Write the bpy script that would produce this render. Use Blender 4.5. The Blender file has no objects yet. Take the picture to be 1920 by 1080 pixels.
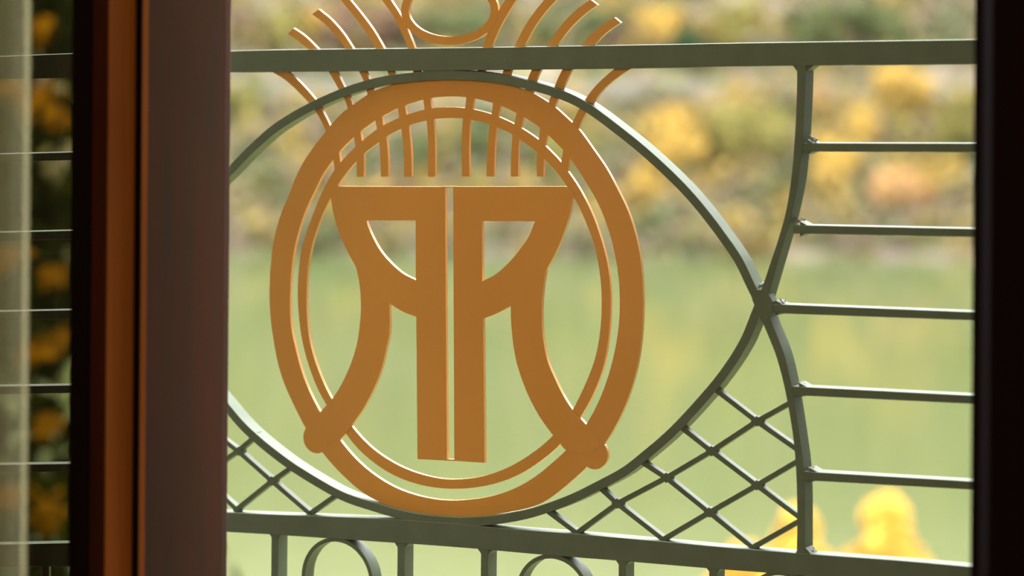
import bpy, bmesh, math, random
from mathutils import Vector, Matrix
from mathutils.geometry import tessellate_polygon
random.seed(7)
S = bpy.context.scene
COL = S.collection

# ------------------------------------------------------------------ camera
F = 6000.0                       # focal length in picture pixels (1920 wide)
YAW = math.atan(0.594)           # looking to the left of the railing's normal
ROLL = math.radians(0.45)
HOR = -130.0                      # picture row of the eye level (rise / shift lens)
CAM = Vector((0.0, 0.0, 1.25))
RY = 4.5 * math.cos(YAW)         # distance of the railing's front face
cam_d = bpy.data.cameras.new('camera')
cam = bpy.data.objects.new('camera', cam_d); COL.objects.link(cam)
cam_d.sensor_width = 36.0
cam_d.lens = F / 1920 * 36
cam_d.shift_y = -(540 - HOR) / 1920
cam_d.clip_start = 0.05; cam_d.clip_end = 2000
fwd = Vector((-math.sin(YAW), math.cos(YAW), 0))
right = Vector((math.cos(YAW), math.sin(YAW), 0))
up = Vector((0, 0, 1))
r2 = right * math.cos(ROLL) + up * math.sin(ROLL)
u2 = up * math.cos(ROLL) - right * math.sin(ROLL)
m = Matrix.Identity(4)
for i in range(3):
    m[i][0] = r2[i]; m[i][1] = u2[i]; m[i][2] = -fwd[i]; m[i][3] = CAM[i]
cam.matrix_world = m
cam_d.dof.use_dof = True
cam_d.dof.focus_distance = 4.47
cam_d.dof.aperture_fstop = 3.1
S.camera = cam

# ------------------------------------------------------------------ sky, sun, added room fill, exposure
w = bpy.data.worlds.new('overcast_sky'); S.world = w; w.use_nodes = True
nt = w.node_tree
bg = nt.nodes['Background']
tc = nt.nodes.new('ShaderNodeTexCoord'); sx = nt.nodes.new('ShaderNodeSeparateXYZ')
rp = nt.nodes.new('ShaderNodeValToRGB')
nt.links.new(tc.outputs['Generated'], sx.inputs[0]); nt.links.new(sx.outputs['Z'], rp.inputs[0])
rp.color_ramp.elements[0].position = 0.02; rp.color_ramp.elements[0].color = (0.15, 0.15, 0.15, 1)
rp.color_ramp.elements[1].position = 0.85; rp.color_ramp.elements[1].color = (0.94, 0.96, 1.0, 1)
nt.links.new(rp.outputs[0], bg.inputs[0]); bg.inputs[1].default_value = 17.0
sun_d = bpy.data.lights.new('hazy_sun', 'SUN'); sun = bpy.data.objects.new('hazy_sun', sun_d); COL.objects.link(sun)
sun_d.energy = 2.4; sun_d.angle = math.radians(12); sun_d.color = (1.0, 0.93, 0.80)
sd = (fwd * math.cos(math.radians(38)) + right * -0.35 + up * -math.sin(math.radians(38))).normalized()
sun.rotation_euler = sd.to_track_quat('-Z', 'Y').to_euler()
al = bpy.data.lights.new('room_fill_light', 'AREA'); alo = bpy.data.objects.new('room_fill_light', al); COL.objects.link(alo)
al.shape = 'RECTANGLE'; al.size = 2.2; al.size_y = 1.4; al.energy = 98; al.color = (1.0, 0.86, 0.66)  # unseen area lamp added to brighten the fronts of railing and emblem
alo.location = (-0.3, -0.6, 2.55)
alo.rotation_euler = (Vector((-1.6, RY, 0.9)) - alo.location).to_track_quat('-Z', 'Y').to_euler()
S.view_settings.view_transform = 'Standard'; S.view_settings.look = 'None'
S.view_settings.gamma = 1.0; S.view_settings.exposure = 0.0
S.view_settings.use_curve_mapping = False
S.cycles.use_denoising = True
S.cycles.max_bounces = 8; S.cycles.transparent_max_bounces = 24
S.cycles.sample_clamp_indirect = 6

# ------------------------------------------------------------------ measuring helpers
def ray(px, py):
    a = (px - 960) / F; b = -(py - HOR) / F
    return fwd + r2 * a + u2 * b
def onY(px, py, Y=RY):                       # the point of the upright plane y = Y seen at a picture position
    d = ray(px, py); return CAM + d * ((Y - CAM.y) / d.y)
def XZ(px, py, Y=RY):
    p = onY(px, py, Y); return (p.x, p.z)
def far(px, depth, z):                       # a point at a given distance ahead, at height z
    p = CAM + (fwd + right * ((px - 960) / F)) * depth
    return Vector((p.x, p.y, z))
def zat(py, depth):
    return CAM.z - (py - HOR) / F * depth

# ------------------------------------------------------------------ materials
def L(c):                                    # sRGB 0-255 -> linear
    return tuple(((x/255)/12.92 if x/255 <= 0.04045 else ((x/255+0.055)/1.055)**2.4) for x in c) + (1,)
def D(c, k=.47):
    q = L(c); return (q[0]*k, q[1]*k, q[2]*k, 1)
def mat(name, c, rough=0.5, metal=0.0, c2=None, scale=8.0, bump=0.0, bscale=60.0, stretch=(1,1,1), coat=0.0, spec=0.5, trans=0.0):
    mt = bpy.data.materials.new(name); mt.use_nodes = True
    n = mt.node_tree; b = n.nodes['Principled BSDF']
    b.inputs['Base Color'].default_value = c; b.inputs['Roughness'].default_value = rough
    b.inputs['Metallic'].default_value = metal; b.inputs['Coat Weight'].default_value = coat
    b.inputs['Specular IOR Level'].default_value = spec
    t = n.nodes.new('ShaderNodeTexCoord'); mp = n.nodes.new('ShaderNodeMapping')
    mp.inputs['Scale'].default_value = stretch
    n.links.new(t.outputs['Object'], mp.inputs[0])
    if c2:
        no = n.nodes.new('ShaderNodeTexNoise'); no.inputs['Scale'].default_value = scale
        no.inputs['Detail'].default_value = 5
        r = n.nodes.new('ShaderNodeValToRGB')
        r.color_ramp.elements[0].position = 0.35; r.color_ramp.elements[1].position = 0.65
        r.color_ramp.elements[0].color = c; r.color_ramp.elements[1].color = c2
        n.links.new(mp.outputs[0], no.inputs['Vector']); n.links.new(no.outputs[0], r.inputs[0])
        n.links.new(r.outputs[0], b.inputs['Base Color'])
        src = r.outputs[0]
    else: src = None
    if bump:
        no = n.nodes.new('ShaderNodeTexNoise'); no.inputs['Scale'].default_value = bscale
        no.inputs['Detail'].default_value = 4
        bp = n.nodes.new('ShaderNodeBump'); bp.inputs['Strength'].default_value = bump
        bp.inputs['Distance'].default_value = 0.002
        n.links.new(mp.outputs[0], no.inputs['Vector']); n.links.new(no.outputs[0], bp.inputs['Height'])
        n.links.new(bp.outputs[0], b.inputs['Normal'])
    if trans:
        tr = n.nodes.new('ShaderNodeBsdfTranslucent'); mx = n.nodes.new('ShaderNodeMixShader')
        mx.inputs[0].default_value = trans
        if src: n.links.new(src, tr.inputs[0])
        else: tr.inputs[0].default_value = c
        o = n.nodes['Material Output']
        n.links.new(b.outputs[0], mx.inputs[1]); n.links.new(tr.outputs[0], mx.inputs[2])
        n.links.new(mx.outputs[0], o.inputs[0])
    return mt
M = {}
M['gold'] = mat('ochre_gold_paint', (0.70, 0.325, 0.050, 1), 0.45, 0.0, (0.74, 0.345, 0.056, 1), 5, 0.05, 400, coat=0.35)
M['green'] = mat('dark_green_paint', (0.125, 0.155, 0.094, 1), 0.5, 0.0, (0.142, 0.175, 0.106, 1), 30, 0.10, 500, spec=0.22)
M['weld'] = mat('pale_lit_weld', (0.30, 0.33, 0.30, 1), 0.4, 0.2, None, 8, 0.6, 700)  # paler than the bar paint: the lit look of rough welds put into colour
M['mirror_rail'] = mat('dim_reflected_paint', (0.035, 0.037, 0.026, 1), 0.35, 0.0, (0.045, 0.045, 0.03, 1), 25)  # dim colour for the railing's reflection in the left pane
M['post'] = mat('weathered_brown_wood', L((104, 92, 86)), 0.9, 0, L((122, 90, 82)), 4.5, 0.3, 40, (6, 6, 0.5), spec=.08)
M['sash'] = mat('varnished_brown_wood', L((158, 88, 30)), 0.7, 0, L((134, 72, 22)), 4.0, 0.1, 30, (8, 8, 0.4), spec=.05)
M['bead'] = mat('shaded_sash_wood', L((62, 26, 10)), 0.7, 0, L((50, 20, 8)), 4.0, 0, 30, (8, 8, 0.4), spec=.04)  # darker copy of the sash wood, shade on its room-facing front
M['darkwood'] = mat('dark_brown_varnished_wood', (0.006, 0.002, 0.0012, 1), 0.7, 0, (0.008, 0.0026, 0.0016, 1), 4.0, 0, 30, (8, 8, 0.4), spec=.04)
M['seal'] = mat('black_rubber_seal', (0.006, 0.003, 0.002, 1), 0.9, spec=.03)
M['plaster'] = mat('cream_plaster', L((190, 176, 150)), 0.9, 0, L((182, 168, 142)), 3)
M['floor'] = mat('oak_floor', L((110, 78, 50)), 0.5, 0, L((86, 58, 36)), 4, 0, 30, (8, 1, 1))
M['slab'] = mat('grey_concrete', L((92, 90, 84)), 0.9, 0, L((80, 78, 74)), 6)

# ------------------------------------------------------------------ object helpers
def link(name, bm, mt, parent=None, smooth=False, bevel=0.0):
    me = bpy.data.meshes.new(name)
    bmesh.ops.recalc_face_normals(bm, faces=bm.faces)
    bm.to_mesh(me); bm.free()
    o = bpy.data.objects.new(name, me); COL.objects.link(o)
    if mt: me.materials.append(mt)
    if smooth:
        for p in me.polygons: p.use_smooth = True
    if bevel:
        b = o.modifiers.new('bevel', 'BEVEL'); b.width = bevel; b.segments = 2; b.limit_method = 'ANGLE'
        b.angle_limit = math.radians(40)
    if parent:
        o.parent = parent
        o.matrix_parent_inverse = Matrix.Translation(-parent.location) if not parent.parent else Matrix.Identity(4)
    return o
def tag(o, label=None, cat=None, group=None, kind=None):
    if label: o['label'] = label
    if cat: o['category'] = cat
    if group: o['group'] = group
    if kind: o['kind'] = kind
    return o
def empty(name, loc, label, cat, group=None):
    o = bpy.data.objects.new(name, None); o.location = loc; COL.objects.link(o)
    o.empty_display_size = 0.1
    return tag(o, label, cat, group)
def box(bm, x0, x1, y0, y1, z0, z1):
    v = [bm.verts.new((x, y, z)) for x in (x0, x1) for y in (y0, y1) for z in (z0, z1)]
    for f in ((0,1,3,2),(4,6,7,5),(0,4,5,1),(2,3,7,6),(0,2,6,4),(1,5,7,3)):
        bm.faces.new([v[i] for i in f])
def spline(pts, closed=False, step=0.004):
    """Catmull-Rom through 2D points, resampled densely."""
    n = len(pts); out = []
    rng = range(n) if closed else range(n - 1)
    for i in rng:
        if closed: p0, p1, p2, p3 = pts[(i-1) % n], pts[i], pts[(i+1) % n], pts[(i+2) % n]
        else:
            p1, p2 = pts[i], pts[i+1]
            p0 = pts[i-1] if i > 0 else (2*p1[0]-p2[0], 2*p1[1]-p2[1])
            p3 = pts[i+2] if i+2 < n else (2*p2[0]-p1[0], 2*p2[1]-p1[1])
        d01 = max(1e-6, math.dist(p0, p1))**.5; d12 = max(1e-6, math.dist(p1, p2))**.5; d23 = max(1e-6, math.dist(p2, p3))**.5
        m1 = [((p1[k]-p0[k])/d01 - (p2[k]-p0[k])/(d01+d12) + (p2[k]-p1[k])/d12)*d12 for k in (0,1)]
        m2 = [((p2[k]-p1[k])/d12 - (p3[k]-p1[k])/(d12+d23) + (p3[k]-p2[k])/d23)*d12 for k in (0,1)]
        k_ = max(1, int(math.dist(p1, p2) / step))
        for j in range(k_):
            t = j / k_; t2 = t*t; t3 = t2*t
            out.append(tuple((2*t3-3*t2+1)*p1[k] + (t3-2*t2+t)*m1[k] + (-2*t3+3*t2)*p2[k] + (t3-t2)*m2[k] for k in (0,1)))
    if not closed: out.append(tuple(pts[-1]))
    return out
def plate(bm, outer, holes, y0, y1):
    """Solid plate from a flat outline (x,z) with holes, front at y0, back at y1."""
    loops = [outer] + list(holes)
    tri = tessellate_polygon([[Vector((p[0], p[1], 0)) for p in l] for l in loops])
    flat = [p for l in loops for p in l]
    fr = [bm.verts.new((p[0], y0, p[1])) for p in flat]; bk = [bm.verts.new((p[0], y1, p[1])) for p in flat]
    for t in tri:
        if len(set(t)) == 3:
            try:
                bm.faces.new([fr[i] for i in t]); bm.faces.new([bk[i] for i in reversed(t)])
            except ValueError: pass
    s = 0
    for l in loops:
        n = len(l)
        for i in range(n):
            a, b = s+i, s+(i+1) % n
            bm.faces.new((fr[a], fr[b], bk[b], bk[a]))
        s += n
def strip(bm, A, B, y0, y1, closed=False):
    """Solid ribbon between two matched edge lines A and B (x,z)."""
    n = len(A)
    q = [[bm.verts.new((p[0], y, p[1])) for p in E] for y in (y0, y1) for E in (A, B)]
    fa, fb, ba, bb = q
    for i in range(n if closed else n-1):
        j = (i+1) % n
        bm.faces.new((fa[i], fa[j], fb[j], fb[i])); bm.faces.new((ba[i], bb[i], bb[j], ba[j]))
        bm.faces.new((fa[i], ba[i], ba[j], fa[j])); bm.faces.new((fb[i], fb[j], bb[j], bb[i]))
    if not closed:
        for i in (0, n-1): bm.faces.new((fa[i], fb[i], bb[i], ba[i]))
def resample(pl, n):
    d = [0]
    for a, b in zip(pl, pl[1:]): d.append(d[-1] + math.dist(a, b))
    out = []; k = 0
    for i in range(n):
        t = d[-1] * i / (n-1)
        while k < len(pl)-2 and d[k+1] < t: k += 1
        u = (t - d[k]) / max(1e-9, d[k+1]-d[k])
        out.append((pl[k][0]+(pl[k+1][0]-pl[k][0])*u, pl[k][1]+(pl[k+1][1]-pl[k][1])*u))
    return out
def offset(pl, wd):
    out = []
    for i, p in enumerate(pl):
        a = pl[max(0, i-1)]; b = pl[min(len(pl)-1, i+1)]
        dx, dz = b[0]-a[0], b[1]-a[1]; l = math.hypot(dx, dz)
        out.append((p[0] - dz/l*wd, p[1] + dx/l*wd))
    return out
def P(pts, Y=RY): return [XZ(x, y, Y) for x, y in pts]

# ------------------------------------------------------------------ the balcony railing
BW = 0.0128         # face width of a bar
BD = 0.026          # depth of the frame bars
R0, R1 = RY, RY + BD
rail = empty('balcony_railing', (onY(960, 560).x, RY, -0.02),
             'dark green metal balcony railing with crossing curved bars, lattice and horizontal bars around the emblem', 'railing')
def edge(pts, n=None, Y=RY):
    return spline(P(pts, Y), step=0.006)
def bar2(name, top, bot, y0=R0, y1=R1, mt='green', parent=None, bevel=0.0007, n=60):
    bm = bmesh.new(); strip(bm, resample(spline(P(top)), n), resample(spline(P(bot)), n), y0, y1)
    return link(name, bm, M[mt], parent or rail, bevel=bevel)
def baro(name, pts, wd, y0=R0, y1=R1, n=80, bevel=0.0007):
    bm = bmesh.new(); c = resample(spline(P(pts)), n); strip(bm, c, offset(c, wd), y0, y1)
    return link(name, bm, M['green'], rail, bevel=bevel)
bar2('top_rail', [(262,99),(428,95.8),(500,93.8),(860,89.7),(1210,84.2),(1360,81.3),(1817,74.3),(2300,66)],
     [(262,136.5),(428,136),(500,135.5),(850,132),(1210,128.2),(1360,124.7),(1817,120.5),(2300,116)], R0-0.0004, R1+0.0004)
bar2('bottom_rail', [(262,950),(428,961),(500,964),(753,974.5),(854,982),(957,991.9),(1060,999.5),(1180,1009.8),(1391,1028.8),(1491,1036.7),(1700,1052),(1817,1062.5),(2300,1108)],
     [(262,986),(428,997.5),(504,1002),(610,1009),(737,1017.7),(774,1020),(893,1029),(1016,1040),(1149,1050.5),(1320,1065),(1448,1075),(1560,1083.5),(1817,1103),(2300,1147)], R0-0.0004, R1+0.0004)
UP = [(262,520),(340,414),(400,339),(424.7,315.5),(448,291),(476.6,263),(508,236),(545.9,211),(583.6,190.6),(621.4,173.3),(659,159),(703,146.5),(738,140.2),(780,135.5),(820,133),(850,132.4),(900,134.8),(941.7,140),(990,150.7),(1050,168.3),(1096.7,190),(1150,223.3),(1180,251),(1215,280),(1250.4,312),(1285.6,346.8),(1320.8,387),(1356,433),(1391,484),(1414,531.6),(1428,560)]
UP[21:22] = []      # keep the curve even
baro('curved_bar', UP, -BW, R0+0.0002, R1, 160)
LO = [(262,520),(340,640),(400,724),(425.3,754.5),(465.7,800.3),(536,858.3),(596,897),(645,923.4),(701.5,942.8),(760,959),(814.7,967.4),(869.4,970),(924,966.7),(978.8,957.3),(1011.6,948.2),(1066.5,928),(1117,903.3),(1166.7,876),(1210,842),(1252,805.5),(1300,755),(1348.5,697),(1387,637),(1411,579),(1424,548)]
baro('curved_bar', LO, -BW, R0+0.0001, R1, 160)
bar2('curved_post', [(1494,120),(1494,150),(1492.5,210),(1489,270),(1482.5,340),(1472.5,400),(1460,445),(1445,490),(1430,535),(1418,565)],
     [(1510.5,120),(1510,150),(1507.5,210),(1504.5,262),(1495.5,345),(1483,405),(1471,448),(1458,492),(1444,540),(1434,575)], R0, R1, n=80)
bar2('curved_post', [(1411,560),(1430,605.7),(1454.4,666),(1468.9,719),(1478.5,767),(1488,829.6),(1493,897),(1494.4,969),(1493.5,1040)],
     [(1432,566),(1447,605.7),(1468.9,661),(1481,709),(1490.5,762),(1500,824.8),(1505.5,868),(1508.4,916),(1509,1040)], R0+0.0001, R1, n=80)
hb = [((1500,268.5),(1817,269),(1500,284.5),(1817,284.8)),
      ((1486,422),(1817,429),(1486,438),(1817,444)),
      ((1440,570),(1817,585),(1440,587),(1817,600.5)),
      ((1484,724.5),(1817,741.5),(1484,741),(1817,757)),
      ((1504,884),(1817,902.5),(1504,900.5),(1817,918))]
for a, b, c, d in hb:
    bm = bmesh.new()
    def ext(p, q, X=2300): return (X, p[1] + (q[1]-p[1])/(q[0]-p[0])*(X-p[0]))
    T = P([a, b, ext(a, b)]); B = P([c, d, ext(c, d)])
    strip(bm, T, B, R0+0.0005, R1-0.0005)
    # sloped weld fillets where the bar meets the upright
    fx, fw = a[0]+12, 18
    plate(bm, P([(fx, a[1]+3), (fx, a[1]-7), (fx+fw, a[1]+3)]), [], R0+0.0025, R1-0.003)
    plate(bm, P([(fx, c[1]-3), (fx+fw-2, c[1]-3), (fx, c[1]+6)]), [], R0+0.0025, R1-0.003)
    ob = link('horizontal_bar', bm, M['green'], rail, bevel=0.0006)
bm = bmesh.new(); plate(bm, P([(1413,543),(1436,543),(1449,566),(1448,586),(1437,602),(1428,604),(1417,580),(1410,561)]), [], R0-0.0002, R0+0.016)
link('weld_plate', bm, M['green'], rail, bevel=0.0005)
# rough weld beads on the bar ends
def bead(name, px, py, r, y, parent, n=26):
    bm = bmesh.new(); c = onY(px, py)
    for i in range(n):
        bmesh.ops.create_icosphere(bm, subdivisions=1, radius=r*random.uniform(.18,.36),
            matrix=Matrix.Translation((c.x + random.gauss(0, r*.6), y + random.uniform(-.006, .008), c.z + random.gauss(0, r*.32))))
    return link(name, bm, M['weld'], parent, smooth=True)
for px, py in ((1517,263),(1491,415),(1457,567),(1496,721),(1514,881),(1512,1036),(572,961),(440,958),(1076,999),(1241,1012),(1409,1027),(1420,535)):
    bead('weld_bead', px, py, 0.0055 if py < 700 else 0.0045, RY+0.012, rail)
# lattice, thin bars set back from the face
def lat(p, q, wpx=9.2):
    a, b = XZ(*p), XZ(*q)
    dx, dz = b[0]-a[0], b[1]-a[1]; l = math.hypot(dx, dz); h = 0.0036
    nx, nz = -dz/l*h, dx/l*h
    return [(a[0]+nx, a[1]+nz), (b[0]+nx, b[1]+nz)], [(a[0]-nx, a[1]-nz), (b[0]-nx, b[1]-nz)]
LT = [[(1338,732),(1415,791),(1494,846)], [(1274,803),(1330,847),(1415,911),(1500,975)], [(1200,868),(1245,897),(1326,962),(1409,1029)],
      [(1122,917),(1153,945.5),(1241,1014)], [(1023,960),(1078,1001)],
      [(1482,754),(1415,791),(1330,847),(1245,897),(1153,945.5),(1074,1003)], [(1498,862),(1415,911),(1326,962),(1237,1014)], [(1499,976),(1405,1029)],
      [(340,770),(443,848),(505,903),(575,963)], [(262,800),(345,870),(436,953),(444,960)], [(480,814),(443,845),(350,910),(290,952)], [(548,873),(505,903),(440,955),(434,960)], [(632,925),(578,963)]]
for k, L_ in enumerate(LT):
    bm = bmesh.new(); y0 = R0+0.005+(0.0003 if k in (5,6,7,10,11,12) else 0)
    c = [XZ(*p) for p in L_]
    c = resample(c, 12) if len(L_) == 2 else c
    strip(bm, offset(c, 0.0035), offset(c, -0.0035), y0, y0+0.011)
    link('lattice_bar', bm, M['green'], rail, bevel=0.0006)
# small corner webs in the lattice crossings (weld fillets)
for px, py in ((1415,791),(1330,847),(1415,911),(1245,897),(1326,962),(1153,945.5),(443,847),(505,903)):
    bm = bmesh.new(); x, z = XZ(px, py); r = 0.0085
    plate(bm, [(x-r,z+.0015),(x,z+r*.85),(x+r,z+.0015),(x+r,z-.0015),(x,z-r*.85),(x-r,z-.0015)][::-1], [], R0+0.0056, R0+0.0155)
    link('weld_web', bm, M['green'], rail, bevel=0.0005)
# weld seams joining the curves to the rails
bm = bmesh.new(); plate(bm, P([(792,127),(850,127),(850,136),(792,140)]), [], R0+0.0003, R0+0.02); link('weld_seam', bm, M['green'], rail, bevel=0.0004)
bm = bmesh.new(); plate(bm, P([(813,978),(853,978),(853,990),(813,988)]), [], R0+0.0003, R0+0.02); link('weld_seam', bm, M['green'], rail, bevel=0.0004)
# gussets at the top of the upright
bm = bmesh.new()
bm = bmesh.new(); plate(bm, P([(1484,120),(1498,120),(1498,140)]), [], R0+0.001, R1-0.003); link('weld_fillet', bm, M['green'], rail, bevel=0.0004)
bm = bmesh.new(); plate(bm, P([(1506,120),(1528,120),(1506,137)]), [], R0+0.003, R1-0.003); link('weld_fillet', bm, M['green'], rail, bevel=0.0004)
bm = bmesh.new(); plate(bm, P([(1489,1040),(1498,1024),(1498,1042)]), [], R0+0.001, R1-0.003); link('weld_fillet', bm, M['green'], rail, bevel=0.0004)
bm = bmesh.new(); plate(bm, P([(1506,1024),(1521,1040),(1506,1042)]), [], R0+0.001, R1-0.003); link('weld_fillet', bm, M['green'], rail, bevel=0.0004)
# lower band: posts and rings
PZ = 0.02
posts = [(508,520.5),(744.4,757.6),(901,914.4),(1159.4,1173),(1329,1343.7),(1606,1621),(1790,1806),(2080,2097)]
for a, b in posts:
    xa = XZ(a, 1060)[0]; xb = XZ(b, 1060)[0]; zt = XZ(a, 1000 + (a-508)*.066)[1]
    bm = bmesh.new(); box(bm, xa, xb, R0+0.0004, R1-0.0004, PZ, zt)
    g = 0.006; zb = XZ(a, 1002 + (a-508)*.0777)[1]
    plate(bm, [(xa-g, zb+.002), (xa+.001, zb+.002), (xa+.001, zb-g)], [], R0+0.001, R1-0.004)
    plate(bm, [(xb-.001, zb+.002), (xb+g, zb+.002), (xb-.001, zb-g)], [], R0+0.001, R1-0.004)
    link('post', bm, M['green'], rail, bevel=0.0007)
for (lx, rx, ty) in ((564.5, 699, 1008.5), (966, 1107, 1040), (1390, 1545, 1071), (1860, 2025, 1105)):
    xl = XZ(lx, ty+60)[0]; xr = XZ(rx, ty+60)[0]; zt = XZ((lx+rx)/2, ty)[1]
    r = (xr-xl)/2; cx = (xl+xr)/2; cz = zt - r
    N = 72; A = [(cx+r*math.cos(2*math.pi*i/N), cz+r*math.sin(2*math.pi*i/N)) for i in range(N)]
    B = [(cx+(r-.006)*math.cos(2*math.pi*i/N), cz+(r-.006)*math.sin(2*math.pi*i/N)) for i in range(N)]
    bm = bmesh.new(); strip(bm, A, B, R0+0.001, R1-0.001, True)
    link('ring', bm, M['green'], rail, bevel=0.0005)
x0 = XZ(262, 500)[0]; x1 = XZ(2300, 500)[0]
bm = bmesh.new(); box(bm, x0, x1, R0, R1, 0.02, 0.05); link('base_rail', bm, M['green'], rail, bevel=0.0007)
bm = bmesh.new(); box(bm, x0, x0+.03, R0-.002, R1+.002, 0.0, XZ(270, 97)[1]+.004); link('end_post', bm, M['green'], rail, bevel=0.001)
bm = bmesh.new(); box(bm, x1-.03, x1, R0-.002, R1+.002, 0.0, XZ(2300, 68)[1]+.004); link('end_post', bm, M['green'], rail, bevel=0.001)

# ------------------------------------------------------------------ the gold emblem
E0 = RY + 0.0085; ET = 0.0055
emb = empty('emblem', (onY(855, 965, E0).x, E0, onY(855, 965, E0).z),
            'ochre gold oval emblem with mirrored double R under curved rays, held in the railing', 'emblem')
def PE(pts): return P(pts, E0)
def polar(pts, n=260, cpx=(855, 560)):
    c = XZ(*cpx, E0); d = spline(PE(pts), True, 0.002)
    a = sorted((math.atan2(q[1]-c[1], q[0]-c[0]), math.dist(q, c)) for q in d)
    a = [(a[-1][0]-2*math.pi, a[-1][1])] + a + [(a[0][0]+2*math.pi, a[0][1])]
    out = []; k = 0
    for i in range(n):
        t = -math.pi + 2*math.pi*i/n
        while a[k+1][0] < t: k += 1
        u = (t-a[k][0])/max(1e-9, a[k+1][0]-a[k][0]); r = a[k][1]+(a[k+1][1]-a[k][1])*u
        out.append((c[0]+r*math.cos(t), c[1]+r*math.sin(t)))
    for _ in range(2):
        out = [tuple((out[i-1][k]+2*out[i][k]+out[(i+1) % n][k])/4 for k in (0,1)) for i in range(n)]
    return out
O1 = [(610.3,246.7),(580,286.7),(560,320),(540,370),(525,406.7),(515,443.3),(508.3,486.7),(505.3,536.7),(505.7,573.3),(508.3,606.7),(513.3,640),(520,676.7),(530,711.7),(541.7,740),(555,768.3),(570,797.3),(586,824),(605,849.3),(626.7,875),(650,898.3),(666.7,913.3),(683.3,926),(713,942),(750,956),(800,967),(850,970),(900,968),(960,959),(1010,946),(1030,935),(1050,920),(1076.7,897.5),(1100,875.7),(1120,850),(1137.3,826.7),(1150,805.7),(1166.7,773.3),(1183.3,730),(1193.3,693.3),(1202,640),(1205.3,586.7),(1205.3,546.7),(1203.3,506.7),(1198.3,470),(1190,433.3),(1176.7,393.3),(1159,357),(1138,317),(1110,276.7),(1084.3,241),(1071.7,229.3),(1040,200),(1026.7,190.7),(1003,176.7),(960,161),(900,149),(850,146),(800,147.5),(750,155),(703,169),(690,176.7),(661.7,196.7),(640,213)]
O2 = [(589.3,360),(600,336.7),(611.7,316.7),(625,299),(635,285),(663.3,257),(675,246.7),(704,226),(716,218.3),(746,203),(758.3,197.5),(793.3,187),(807.3,183.7),(846.7,180.6),(874,182.3),(889.3,184.3),(924,193),(938.3,198),(968.3,211.7),(981.7,219),(1012.3,239.3),(1025.7,251),(1056,281.7),(1068.3,296),(1083.3,316.7),(1098.3,341),(1110,360),(1123.3,385),(1136.7,417.7),(1148.3,456.7),(1156,493),(1161,533.3),(1162,573.3),(1160,613.3),(1156,640),(1150,670),(1140,706.7),(1126.7,743.3),(1113.3,771.7),(1099,796),(1080,822),(1061.7,844),(1036.7,866.7),(1010,889),(980,908.3),(946.7,923.3),(910,932.7),(876.7,937),(850,938.5),(820,936.5),(786.7,930),(746.7,916.5),(713.3,898),(680,872.7),(656.7,849),(636.7,824.3),(617,799),(600.7,773.3),(583.3,741),(568.3,704.3),(557.5,667.7),(551,640),(546,616.7),(543.5,573.3),(544.3,533.3),(547.5,493.3),(555,452),(566,413.3),(577.5,383.3)]
O3 = [(604.3,360),(615,337.7),(627.3,318),(638.3,304),(666,275),(678.3,264.3),(706.7,242),(718.3,235),(748.3,220.7),(761.7,215.3),(796,205.3),(808.3,203),(846.7,201),(872.3,202.5),(885,204.3),(921.7,213.7),(934,218.5),(964.3,232.5),(976.7,239.7),(1010,262),(1021.7,273),(1052.3,304.5),(1063.5,320),(1082,346.5),(1099,377),(1115.5,414),(1129,455),(1137.3,487),(1143.3,526.7),(1144.7,553.3),(1144,593.3),(1140,636.7),(1133,680),(1122.5,713.3),(1107.5,748),(1087,783),(1070,808),(1051,832),(1030,851.5),(996.7,876),(963.3,894.5),(923.3,908),(883.3,915),(850,916.5),(833.3,916),(800,911.7),(763.3,901.7),(726.7,885),(693.3,861.7),(666.7,836.7),(647.7,812),(629,787),(612.3,760),(596.7,731.7),(585,703.3),(575,673.3),(566.7,640),(563.3,620),(559.3,583.3),(558,550),(559.3,513.3),(563.3,480),(571.7,443.3),(583.3,411.7),(593.5,384)]
O4 = [(619.5,371.5),(632.7,348),(646.7,327.5),(668.3,302),(683.3,287),(711,266.3),(724,256),(752.3,241.7),(766,235),(800,226),(814,223),(846.7,221.3),(867.3,221.8),(882.7,224.5),(917.7,232.8),(931.7,238.3),(961,252.5),(975,261.7),(1006.7,285),(1021,298),(1043.3,322),(1061,347),(1076,370),(1090,397),(1105,433.3),(1116,466.7),(1122.7,500),(1127,536.7),(1128,573.3),(1126,613.3),(1120.7,650),(1113.3,680),(1100,714.5),(1088.3,740),(1074.3,767.5),(1056,793),(1036.7,816.5),(1016.7,835.3),(983.3,859.3),(950,877.7),(910,892),(876.7,897.5),(850,899),(833.3,898.3),(800,892),(766.7,881.3),(733.3,865),(700,842),(676.7,820),(659,799),(640,774),(622.5,749),(611,728),(599,700),(588.5,671),(580.5,640),(577.5,620),(574.5,583.3),(574.5,546.7),(576,513.3),(580,483.3),(587,452),(597.5,420),(609,391.7)]
bm = bmesh.new(); strip(bm, polar(O1), polar(O2), E0, E0+ET, True); link('oval_band', bm, M['gold'], emb)
bm = bmesh.new(); strip(bm, polar(O3), polar(O4), E0+.0002, E0+ET, True); link('inner_band', bm, M['gold'], emb)
for cx, cy, r in ((592.5, 822, 28), (1113.5, 851, 29)):
    x, z = XZ(cx, cy, E0); rr = r/F*CAM.y if False else abs(XZ(cx, cy+r, E0)[1]-z)
    bm = bmesh.new(); plate(bm, [(x+rr*1.03*math.cos(i*math.pi/24), z+rr*math.sin(i*math.pi/24)) for i in range(48)], [], E0-.0001, E0+ET)
    link('round_knob', bm, M['gold'], emb)
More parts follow.
